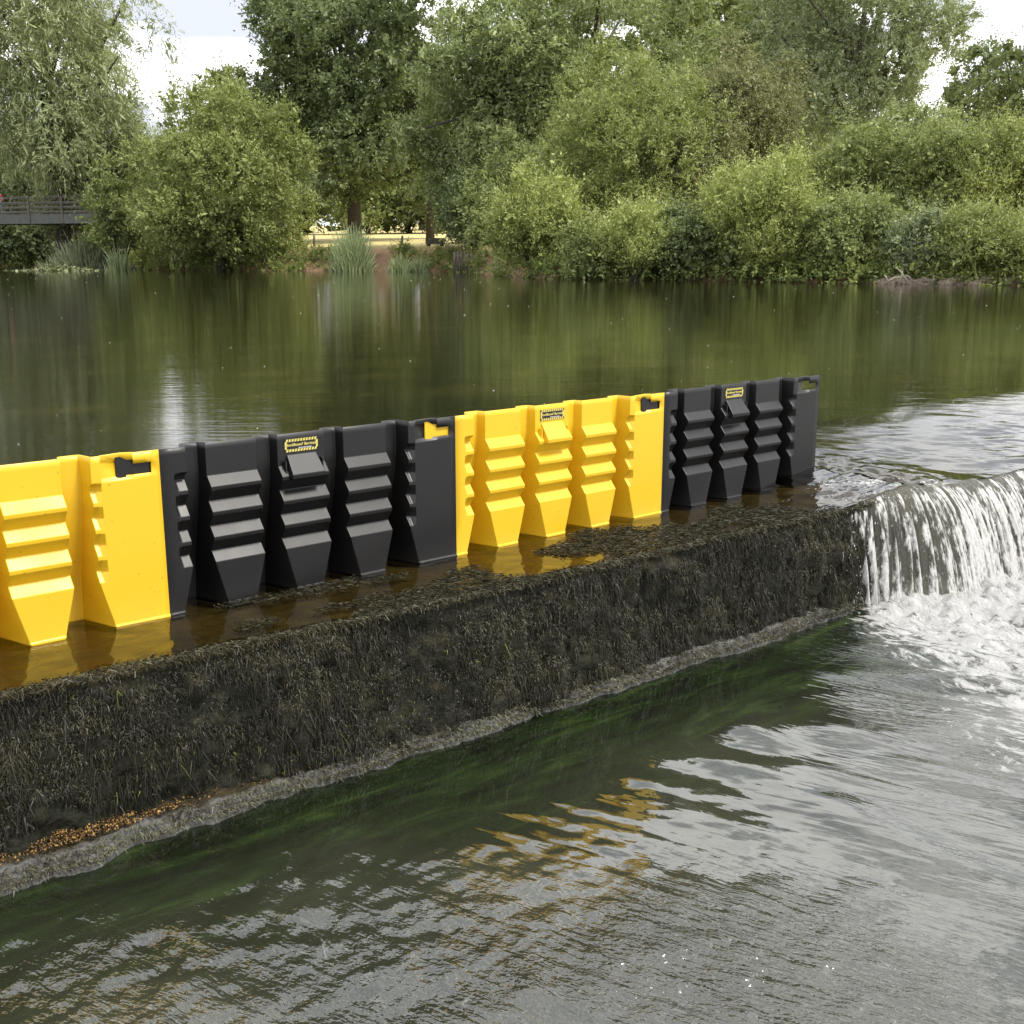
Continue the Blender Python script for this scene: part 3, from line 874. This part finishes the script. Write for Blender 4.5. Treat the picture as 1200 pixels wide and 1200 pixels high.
def tree(name, label, cat, X, hw, yt, yb, b, kind, seed, lobes=26, trunk=None, shape='tree', cover=1.0, group=None, depth=1.0, lift=.0, asc=1.0):
    """crown centre bearing X, half-width hw, top/bottom elevation yt, yb (survey), distance b"""
    global TOTAL
    rng = np.random.default_rng(seed)
    top = at(X, yt, b); bot = at(X, yb, b)
    a, bb = to_ab(top[0], top[1])
    gz = float(land_z(np.array([a]), np.array([bb]))[0])
    gz = max(gz, POOL - .05)
    Hh = top[2] - bot[2]; rx = hw / F * b / 1.0
    root = empty(name, (top[0], top[1], min(gz, bot[2])))
    tag(root, label, cat, group)
    base = np.array([top[0], top[1], 0.0])
    L = []
    zc = bot[2] + Hh * (.5 if shape == 'tree' else .42)
    rz = top[2] - zc
    for i in range(lobes):
        for _ in range(40):
            d = rng.normal(size=3); d /= np.linalg.norm(d)
            if shape == 'tree': break
            if d[2] > -.75: break
        q = .50 + .38 * rng.random()
        lr = (.17 + .22 * rng.random() ** 1.4)
        zr = rz if d[2] > 0 else (zc - bot[2])
        wide = 1.0
        if shape == 'shrub' and d[2] < 0: wide = 1.0
        off = RT * (d[0] * q * rx * wide) + FW * (d[1] * q * rx * depth)
        c = base + off + np.array([0, 0, zc + d[2] * q * zr])
        L.append([*c, lr * rx, lr * rx, lr * min(rx, zr * 1.2) * .85])
    for i in range(lobes // 2):
        d = rng.normal(size=3); d /= np.linalg.norm(d)
        if d[2] < -.3: d[2] *= -1
        q = .86 + .24 * rng.random()
        lr = .09 + .09 * rng.random()
        zr = rz if d[2] > 0 else (zc - bot[2])
        c = base + RT * (d[0] * q * rx) + FW * (d[1] * q * rx * depth) + np.array([0, 0, zc + d[2] * q * zr * .95])
        L.append([*c, lr * rx, lr * rx, lr * rx * (1.7 if shape == 'shrub' else .9)])
    L.append([base[0], base[1], zc, rx * .55, rx * .55 * depth, min(rz, zc - bot[2]) * .62])
    L = np.array(L)
    sc = b / 60 * 1.0
    sc = max(.55, sc)
    rel = L.copy(); rel[:, :3] -= np.array(root.location)
    me, cnt = crown_mesh('crown', rel, kind, sc, rng, max(gz, POOL) - root.location[2] - .1, cover)
    TOTAL += cnt
    link('crown', me, LEAF[kind], root)
    # trunk and limbs
    tb = MB()
    tx = (trunk - X) / F * b if trunk is not None else 0.0
    o0 = RT * tx
    r0 = max(.06, .035 * rx + .02 * Hh * .5)
    if shape == 'tree':
        z1 = zc - root.location[2]
        pts = [o0, o0 * .95 + np.array([.08, .02, z1 * .35]), o0 * .7 + np.array([-.05, .05, z1 * .7]), o0 * .4 + np.array([0, 0, z1]), np.array([0, 0, z1 + rz * .6])]
        tb.tube(pts, [r0 * 1.25, r0, r0 * .85, r0 * .6, r0 * .2], 9)
        nl_ = 14
    else:
        nl_ = 10
    for i in rng.choice(len(rel) - 1, min(nl_, len(rel) - 1), replace=False):
        e = rel[i, :3]
        if shape == 'tree':
            f0 = .35 + .45 * rng.random(); s0 = np.array([o0[0] * (1 - f0), o0[1] * (1 - f0), z1 * (.45 + .5 * rng.random())])
        else:
            s0 = np.array([rng.normal() * .15, rng.normal() * .15, 0])
        mid = s0 * .5 + e * .5 + np.array([0, 0, .10 * Hh * rng.random()])
        rr = r0 * (.45 if shape == 'tree' else .35)
        tip = e + (e - mid) * .35
        tb.tube([s0, mid, e, tip], [rr, rr * .7, rr * .35, rr * .12], 6)
    tb.build('trunk' if shape == 'tree' else 'stems', BARK, root, True)
    return root


T, SH = 'tree', 'shrub'
tree('willow_tree', 'tall silvery green willow with drooping leaves beside the footbridge', T, 38, 120, -110, 270, 81, 'willow', 1, 52, 40, cover=1.1)
tree('willow_tree', 'dim willow trunk tangle behind the footbridge railing', T, 95, 75, 120, 290, 84, 'dark', 2, 18)
tree('shrub', 'large rounded yellow green sallow bush at the water edge right of the footbridge', SH, 250, 104, 122, 318, 72.5, 'sallow', 3, 40, shape='shrub')
tree('shrub', 'small dark hawthorn bush squeezed between the footbridge and the large rounded sallow', SH, 130, 34, 192, 306, 74, 'mid', 4, 16, shape='shrub')
tree('broadleaf_tree', 'big dark green tree with a visible trunk at the edge of the dry field', T, 410, 114, -80, 256, 92, 'dark', 5, 44, 405)
tree('broadleaf_tree', 'lower lighter crown leaning out left of the big dark field tree', T, 268, 58, 70, 262, 95, 'mid', 6, 16)
tree('broadleaf_tree', 'dark narrow crown between the big field tree and the pale ash', T, 500, 56, 25, 264, 98, 'dark', 7, 18)
for i in range(15):
    X = -60 + 92 * i
    tree('belt_tree', 'dim green tree in the belt closing the view behind the river bank', T, X, 70, 120 if i not in (2, 3) else 165, 285, 150 + 12 * (i % 3), 'dark' if i % 2 else 'mid', 90 + i, 14, cover=.6, group='tree belt behind the river bank')
for i, (X, hw, yt) in enumerate([(-30, 30, 250), (20, 30, 262), (62, 28, 252), (100, 28, 246)]):
    tree('shrub', 'dark shrub in the shade under the footbridge', SH, X, hw, yt - 14, 313, 95, 'dark', 60 + i, 14, shape='shrub', group='shrubs in the shade under the footbridge')
for i, (X, hw, yt) in enumerate([(135, 30, 205), (180, 38, 200), (238, 40, 205), (292, 40, 210)]):
    tree('shrub', 'dark bush filling the gap behind the large rounded sallow', SH, X, hw, yt, 306, 86, 'mid', 66 + i, 12, shape='shrub', group='bushes behind the large rounded sallow')
for i, (X, hw, yt) in enumerate([(300, 45, 200), (352, 44, 196), (430, 46, 202), (478, 44, 190), (530, 46, 190)]):
    tree('hedge_shrub', 'dark hedge shrub along the far side of the dry field', SH, X, hw, yt, 272, 124 + 4 * (i % 2), 'dark' if i % 2 else 'mid', 20 + i, 14, shape='shrub', group='hedge along the far side of the field')
tree('ash_tree', 'pale grey green ash with layered crown right of the dry field', T, 598, 105, -20, 300, 70, 'ash', 9, 34)
tree('ash_tree', 'tallest ash with bare branches showing against the sky at the top centre', T, 715, 150, -110, 310, 74, 'ash', 10, 40, 640)
tree('shrub', 'dark leafy bush under the pale ash at the end of the dry field', SH, 556, 48, 195, 296, 67.5, 'dark', 11, 20, shape='shrub')
tree('shrub', 'grey leaved bush in the middle of the thicket under the tallest ash', SH, 610, 60, 165, 300, 60, 'mid', 12, 22, shape='shrub')
tree('shrub', 'broad olive sallow sloping down to the left in the middle of the far bank', SH, 742, 105, 98, 322, 52, 'sallow', 13, 44, shape='shrub')
tree('shrub', 'upper sallow with upright pointed shoots behind the broad olive sallow', SH, 720, 60, 60, 250, 60, 'sallow', 14, 24, shape='shrub')
tree('shrub', 'bright yellow green sallow leaning over the water where the bank turns', SH, 630, 54, 208, 325, 48.2, 'bright', 15, 22, shape='shrub')
tree('shrub', 'small bright pointed sallow, second from the bank corner', SH, 745, 42, 234, 330, 43.5, 'bright', 16, 18, shape='shrub')
tree('shrub', 'dark low bramble between the two bright sallows', SH, 690, 45, 262, 328, 45.5, 'mid', 17, 16, shape='shrub')
tree('shrub', 'dark low bramble right of the small bright sallow', SH, 815, 55, 235, 331, 43.5, 'dark', 18, 18, shape='shrub')
tree('shrub', 'wide bright sallow with upright shoots in front of the right thicket', SH, 905, 66, 186, 332, 42, 'bright', 19, 28, shape='shrub')
tree('hawthorn_tree', 'yellowing hawthorn with fine reddish twigs above the thicket', SH, 868, 78, 55, 240, 55, 'thorn', 30, 32, shape='shrub')
tree('hawthorn_tree', 'lower tan green hawthorn arching beneath the yellowing one', SH, 815, 62, 125, 270, 51, 'thorn', 31, 22, shape='shrub')
tree('broadleaf_tree', 'grey green tree with a slender pale trunk above the right thicket', T, 1022, 105, -100, 200, 64, 'grey', 32, 34, 1015)
tree('broadleaf_tree', 'light green tree behind and left of the slender trunked tree', T, 945, 75, -70, 240, 72, 'ash', 33, 22)
tree('broadleaf_tree', 'dark gappy tree far behind the yellowing hawthorn', T, 868, 75, -90, 190, 98, 'dark', 34, 20, cover=.75)
tree('broadleaf_tree', 'dark crown filling the skyline between ash and hawthorn', T, 805, 80, -60, 210, 90, 'mid', 8, 20)
tree('shrub', 'pale green sapling thicket at the foot of the slender trunked tree', SH, 1065, 75, 120, 290, 56, 'ash', 35, 26, shape='shrub')
tree('shrub', 'tall mid green thicket in the middle of the right bank', SH, 1015, 72, 160, 325, 48, 'mid', 36, 30, shape='shrub')
tree('shrub', 'big mid green bush under the far dark trees at the right', SH, 1120, 74, 150, 322, 45.5, 'mid', 37, 30, shape='shrub')
tree('shrub', 'green bush cut by the right edge of the photo', SH, 1205, 66, 138, 322, 43, 'sallow', 38, 26, shape='shrub')
tree('shrub', 'leafy bramble with pale flower heads low on the right bank', SH, 1000, 58, 238, 333, 40.3, 'mid', 39, 22, shape='shrub')
tree('shrub', 'bluish grey green bush low by the bank rocks', SH, 1082, 42, 256, 330, 38.3, 'grey', 40, 18, shape='shrub')
tree('shrub', 'broad leaved bright bush above the bank rocks at the right edge', SH, 1172, 58, 246, 328, 36.9, 'sallow', 41, 24, shape='shrub')
tree('far_tree', 'distant dark tree on the skyline at the right edge', T, 1152, 46, 42, 215, 125, 'dark', 42, 16)
tree('far_tree', 'nearer of the dark skyline trees at the right edge, with a flat top', T, 1208, 62, 48, 235, 112, 'dark', 43, 20)
tree('far_tree', 'low dark trees in the gap of sky behind the willow', T, 175, 36, 135, 262, 118, 'mid', 44, 14)
tree('broadleaf_tree', 'shaded tree behind the footbridge at the left edge', T, 5, 70, 130, 300, 98, 'dark', 45, 20)

# low growth along the waterline
rng = np.random.default_rng(50)


def blades(n, base, L, wd, lean, rng, tint, seg=2):
    d0 = np.stack([rng.normal(size=n) * lean, rng.normal(size=n) * lean, np.ones(n)], -1)
    return strands(n, base, d0, L, wd, .25 + .5 * rng.random(n), rng, tint, seg)


def bank_points(n, X0, X1, d0, d1):
    X = rng.uniform(X0, X1, n); d = rng.uniform(d0, d1, n)
    xs = (X - 600) / F / 1.0259
    b = np.full(n, 50.0)
    for _ in range(30): b = np.interp(xs * b, BL_A, BL_B) * .5 + b * .5
    b = b + d / .85
    a = xs * b
    z = np.maximum(land_z(a, b), POOL - .03)
    p = CAM + np.outer(a, RT) + np.outer(b, FW)
    p[:, 2] = z
    return p, X


def shrub_row(name, label, n, X0, X1, d0, d1, hmin, hmax, kind, gaps=()):
    p, X = bank_points(n, X0, X1, d0, d1)
    ok = np.ones(n, bool)
    for g0, g1 in gaps: ok &= ~((X > g0) & (X < g1))
    p = p[ok]
    lob = np.concatenate([p, np.stack([rng.uniform(hmin, hmax, len(p)) * 1.1] * 2 + [rng.uniform(hmin, hmax, len(p))], -1)], 1)
    me, c = crown_mesh(name, lob, kind, .75, rng, POOL - .05, .9)
    o = link(name, me, LEAF['weed'])
    tag(o, label, 'bank plants', kind='stuff')


shrub_row('bank_weeds', 'low mixed weeds and brambles hanging over the far waterline', 420, -60, 1300, -.3, 1.6, .3, .75, 'mid', [(328, 560), (1030, 1300)])
shrub_row('bank_creepers', 'trailing brambles just above the rocks on the right hand bank', 170, 1020, 1300, .35, 1.7, .25, .5, 'mid', [])
shrub_row('bank_brambles', 'taller dark brambles and nettles along the shaded left bank', 150, -70, 345, 1.2, 3.6, .7, 1.3, 'dark', [])
shrub_row('bank_grass', 'short rough grass and nettles along the top of the earth bank', 170, 322, 565, -.15, 1.9, .10, .24, 'grey', [(430, 462)])

# reeds
def reed(name, label, cat, X, Y, b, n, rad, hgt, mat, lean=.10, seed=1, kind=None):
    r_ = np.random.default_rng(seed)
    c = at(X, Y, b)
    root = empty(name, (c[0], c[1], POOL))
    tag(root, label, cat)
    q = r_.normal(size=(n, 2)) * rad * .45
    base = np.stack([q[:, 0], q[:, 1], np.zeros(n)], -1)
    d0 = np.stack([q[:, 0] / rad * .35 + r_.normal(size=n) * lean, q[:, 1] / rad * .35 + r_.normal(size=n) * lean, np.ones(n)], -1)
    fall = np.exp(-(q ** 2).sum(1) / rad ** 2 * .9)
    a = strands(n, base, d0, hgt * (.45 + .65 * r_.random(n)) * fall, .018 + .022 * r_.random(n), .15 + .3 * r_.random(n), r_, np.clip(.45 + .25 * r_.normal(size=n), 0, 1))
    o = link('blades', npmesh('blades', a[0], a[1], {'tint': a[2]}), LEAF[mat], root)
    o['kind'] = 'stuff'
    return root


reed('reed_clump', 'tall silvery reed clump in front of the red earth bank', 'reeds', 413, 312, 68.0, 1400, 1.0, 2.9, 'reed', .12, 3)
reed('reed_clump', 'low green reed tuft against the red earth bank', 'reeds', 468, 312, 66.5, 260, .6, 1.15, 'reed', .2, 4)
reed('rush_bed', 'dark dead rushes standing under the footbridge', 'rushes', 100, 312, 74.5, 1400, 2.3, 2.3, 'rush', .12, 5)
reed('rush_bed', 'thin pale rushes left of the large rounded sallow', 'rushes', 140, 315, 72.0, 200, .7, 1.9, 'reed', .15, 6)
reed('reed_clump', 'small green sedge tuft right of the red earth bank', 'reeds', 492, 312, 67, 260, .6, 1.1, 'reed', .25, 7)

# floating leaf patch
c = at(75, 313, 72)
n = 1600
q = rng.normal(size=(n, 2)) * np.array([1.1, .9])
P = np.stack([c[0] + q[:, 0] * RT[0] + q[:, 1] * FW[0], c[1] + q[:, 0] * RT[1] + q[:, 1] * FW[1], POOL + .02 + np.abs(rng.normal(size=n)) * .16 * np.exp(-(q ** 2).sum(1) / 2)], -1)
s = .05 + .06 * rng.random(n)
nrm = rng.normal(size=(n, 3)) * .45 + np.array([0, 0, 1]); ax = np.cross(nrm, rng.normal(size=(n, 3))); ax /= np.linalg.norm(ax, axis=1, keepdims=True)
sdv = np.cross(nrm, ax); sdv /= np.linalg.norm(sdv, axis=1, keepdims=True)
V = np.stack([P - ax * s[:, None], P + sdv * s[:, None], P + ax * s[:, None], P - sdv * s[:, None]], 1).reshape(-1, 3)
o = link('water_plants', npmesh('water_plants', V, np.arange(4 * n).reshape(-1, 4), {'tint': np.repeat(rng.random(n), 4)}), LEAF['pad'])
tag(o, 'pale green patch of floating water plants under the footbridge', 'water plants', kind='stuff')

# flecks drifting on the pool
n = 170
b = 4.5 + 55 * rng.random(n) ** 1.6; a = rng.uniform(-.5, .5, n) * b
P = CAM + np.outer(a, RT) + np.outer(b, FW); P[:, 2] = POOL + .004
keep = P[:, 1] > .5; P = P[keep]; b = b[keep]; n = len(P)
s = .003 + .0005 * b * rng.random(n)
V = (ico[None] * (s[:, None, None] * np.array([1, 1, .3])) * (1 + .3 * rng.normal(size=(n, 12, 1)))) + P[:, None]
m = NT('fleck'); FLK = m.done(m.pbr((.6, .58, .5), .6))
o = link('drifting_flecks', npmesh('drifting_flecks', V.reshape(-1, 3), (icf[None] + (np.arange(n) * 12)[:, None, None]).reshape(-1, 3)), FLK)
tag(o, 'pale seed fluff and foam flecks drifting on the pool', 'debris', kind='stuff')

# ------------------------------------------------------------------ footbridge
bA = at(-70, 250, 80); bB = at(118, 250, 76.5)
dv = bB - bA; Lb = float(np.hypot(dv[0], dv[1])); rz = math.atan2(dv[1], dv[0])
dz = at(60, 262, 77)[2]; dt = at(60, 250.5, 77)[2]
br = empty('footbridge', (bA[0], bA[1], 0), rz)
tag(br, 'wooden footbridge with grey beam and post and rail parapet behind the willow', 'bridge')
g = MB(); g.box(-2, Lb + 1, -.08, .08, dz, dt); g.build('beam', STEELG, br, False, .02)
g = MB(); g.box(-2, Lb + 1, 1.65, 1.81, dz, dt); g.build('beam', STEELG, br, False, .02)
g = MB(); g.box(-2, Lb + 1, .08, 1.65, dt - .22, dt - .08); g.build('deck', WOOD, br)
px_ = [(X + 70) / 188 * Lb for X in (-40, -1, 37, 75, 112)]
for yy in (-.14, 1.82):
    for x in px_:
        g = MB(); g.box(x - .07, x + .07, yy, yy + .06 + .04, dz + .02, dt + 1.15); g.build('post', WOOD, br, False, .01)
    for zz_ in (.12, .42, .72, 1.10):
        g = MB(); g.box(-2, Lb + 1, yy + (.105 if yy < 0 else -.045), yy + (.145 if yy < 0 else -.005), dt + zz_, dt + zz_ + (.10 if zz_ < 1 else .07)); g.build('rail', WOOD, br, False, .006)
# pier under the bridge
g = MB(); g.box(-1.6, -.9, .1, 1.6, -1, dz - .003); g.build('pier', STEELG, br)

# person crossing the bridge
pp = at(1.5, 252, 79.4)
per = empty('person', (pp[0], pp[1], dt - .08), rz)
tag(per, 'person in a red and white striped top standing on the footbridge', 'person')


def skin(name, V, E, Rad, mat, parent, sub=2):
    me = bpy.data.meshes.new(name); me.from_pydata(V, E, []); me.update()
    o = link(name, me, mat, parent, True)
    md = o.modifiers.new('skin', 'SKIN'); md.use_smooth_shade = True
    for i, q in enumerate(me.skin_vertices[0].data):
        q.radius = (Rad[i], Rad[i] * .85); q.use_root = (i == 0)
    s = o.modifiers.new('sub', 'SUBSURF'); s.levels = sub; s.render_levels = sub
    return o


SKIN = mat_simple('skin', (.50, .30, .22), (.55, .34, .25), 5, .5, .05)
DEN = mat_simple('grey_cloth', (.30, .31, .34), (.38, .39, .42), 12, .85, .2)
HAIR = mat_simple('dark_hair', (.02, .015, .01), (.04, .03, .02), 20, .6, .3)
m = NT('red_white_cloth'); v = m.coord()
z = m.n('ShaderNodeSeparateXYZ', {'Vector': v}).outputs['Z']
stripe = m.math('GREATER_THAN', m.math('FRACT', m.math('MULTIPLY', z, 4.0)), .66)
REDW = m.done(m.pbr(m.mix(stripe, (.62, .035, .025), (.75, .72, .70)), .8))
BV = [(0, 0, .95), (0, 0, 1.15), (0, 0, 1.38), (0, 0, 1.48), (0, .02, 1.55), (0, .03, 1.66), (0, .02, 1.74),
      (.18, 0, 1.38), (.26, -.04, 1.12), (.30, -.20, 1.0), (.31, -.28, .98),
      (-.18, 0, 1.38), (-.25, -.03, 1.12), (-.24, -.15, .92), (-.24, -.20, .84),
      (.10, 0, .88), (.11, -.02, .48), (.11, .02, .08), (.11, -.12, .04),
      (-.10, 0, .88), (-.11, -.02, .48), (-.11, .02, .08), (-.11, -.12, .04)]
BE = [(0, 1), (1, 2), (2, 3), (3, 4), (4, 5), (5, 6), (2, 7), (7, 8), (8, 9), (9, 10), (2, 11), (11, 12), (12, 13), (13, 14), (0, 15), (15, 16), (16, 17), (17, 18), (0, 19), (19, 20), (20, 21), (21, 22)]
BR = [.15, .14, .16, .06, .075, .10, .07, .065, .05, .038, .04, .065, .05, .038, .04, .09, .062, .045, .035, .09, .062, .045, .035]
skin('body', BV, BE, BR, SKIN, per)
skin('top', [BV[i] for i in (0, 1, 2, 7, 8, 11, 12)], [(0, 1), (1, 2), (2, 3), (3, 4), (2, 5), (5, 6)], [.175, .17, .19, .085, .07, .085, .07], REDW, per)
skin('trousers', [(0, 0, .97)] + [BV[i] for i in (15, 16, 17, 19, 20, 21)], [(0, 1), (1, 2), (2, 3), (0, 4), (4, 5), (5, 6)], [.17, .105, .08, .065, .105, .08, .065], DEN, per)
skin('hair', [(0, .05, 1.66), (0, .04, 1.76)], [(0, 1)], [.105, .085], HAIR, per)

# ------------------------------------------------------------------ field details
for X, Y0, Y1, b, lab in [(471, 276, 285, 76, 'short leaning post standing alone in the dry field'), (368, 274, 284, 78, 'dark stump like post in the field near the big dark tree')]:
    c = at(X, Y1, b); c1 = at(X, Y0, b)
    gz = float(land_z(*[np.array([q]) for q in to_ab(c[0], c[1])])[0])
    root = empty('fence_post', (c[0], c[1], gz)); tag(root, lab, 'post')
    g = MB(); hgt = c1[2] - gz
    g.tube([(0, 0, -.2), (.02, 0, hgt * .6), (.05, 0, hgt)], [.085, .08, .07], 8); g.build('shaft', WOOD, root, True)
c = at(510, 285, 73); gz = float(land_z(*[np.array([q]) for q in to_ab(c[0], c[1])])[0])
tr = empty('feed_trough', (c[0], c[1], gz), rz); tag(tr, 'low dark wooden trough at the field edge under the dark bush', 'trough')
g = MB(); zt_ = at(510, 279, 73)[2] - gz
g.box(-.55, .55, -.3, -.25, zt_ * .25, zt_); g.box(-.55, .55, .25, .3, zt_ * .25, zt_); g.box(-.55, -.5, -.25, .25, zt_ * .25, zt_); g.box(.5, .55, -.25, .25, zt_ * .25, zt_); g.box(-.5, .5, -.25, .25, zt_ * .25, zt_ * .35)
g.build('tub', DWOOD, tr, False, .01)
for sx in (-.45, .45):
    g = MB(); g.box(sx - .05, sx + .05, -.24, .24, -.2, zt_ * .25 - .002); g.build('leg', DWOOD, tr)

# piling at the corner of the bank
pl = empty('timber_piling', at(549, 314, 64.5)); pl.location.z = POOL
tag(pl, 'row of dark timber piles shoring up the bank corner', 'piling')
for i in range(9):
    o_ = (RT * (i * .19 - .8)); hgt = .95 + .25 * random.random()
    g = MB(); g.tube([o_ + np.array([0, 0, -.6]), o_ + np.array([.01, 0, hgt])], [.075, .07], 8); g.build('pile', DWOOD, pl, True)

# rocks along the right waterline
rng = np.random.default_rng(70)
bm = bmesh.new(); bmesh.ops.create_icosphere(bm, subdivisions=3, radius=1)
me0 = []
for k in range(4):
    b2 = bm.copy()
    for vtx in b2.verts:
        c_ = np.array(vtx.co)
        f_ = .72 + .55 * float(fbm(c_[0] * 1.1 + 9 * k, c_[1] * 1.1 + c_[2] * 1.3, 3, 80 + k))
        f_ *= 1 - .18 * float(vnoise(c_[0] * 5 + k, c_[2] * 5 + c_[1] * 3, 4))
        vtx.co *= f_
        for ax_ in range(3):
            lim = .72 + .1 * ((k + ax_) % 3)
            vtx.co[ax_] = max(-lim, min(lim, vtx.co[ax_]))
    mm = bpy.data.meshes.new('rock'); b2.to_mesh(mm); b2.free(); mm.materials.append(ROCK)
    me0.append(mm)
p, X = bank_points(46, 1025, 1290, -.15, .55)
for i in range(len(p)):
    o = bpy.data.objects.new('rock', me0[i % 4]); COL.objects.link(o)
    s = .14 + .26 * rng.random() ** 1.5
    o.scale = (s * 1.4, s, s * .75); o.location = (p[i][0], p[i][1], POOL + .03 + .25 * rng.random() * max(0, p[i][2] - POOL)); o.rotation_euler = (rng.normal() * .3, rng.normal() * .3, rng.random() * 6.28)
    tag(o, 'tan rock among the stones along the right hand waterline', 'rock', 'rocks along the right hand waterline')
# bleached driftwood branches by the rocks
c = at(1075, 331, 37.0)
dwm = mat_simple('bleached_wood', (.30, .27, .20), (.45, .40, .32), 9, .8, .3)
dw = empty('driftwood', (c[0], c[1], POOL))
tag(dw, 'tangle of bleached dead branches at the waterline by the rocks', 'driftwood')
for i in range(7):
    dr = MB()
    s0 = np.array([0, 0, .05]) + RT * rng.uniform(-1.3, .8)
    e0 = s0 + RT * rng.uniform(-.7, .9) + np.array([0, 0, rng.uniform(.1, .55)])
    dr.tube([s0, s0 * .5 + e0 * .5 + np.array([0, 0, .08]), e0], [.028, .022, .008], 6)
    dr.build('branch', dwm, dw, True)
print('LEAVES', TOTAL)
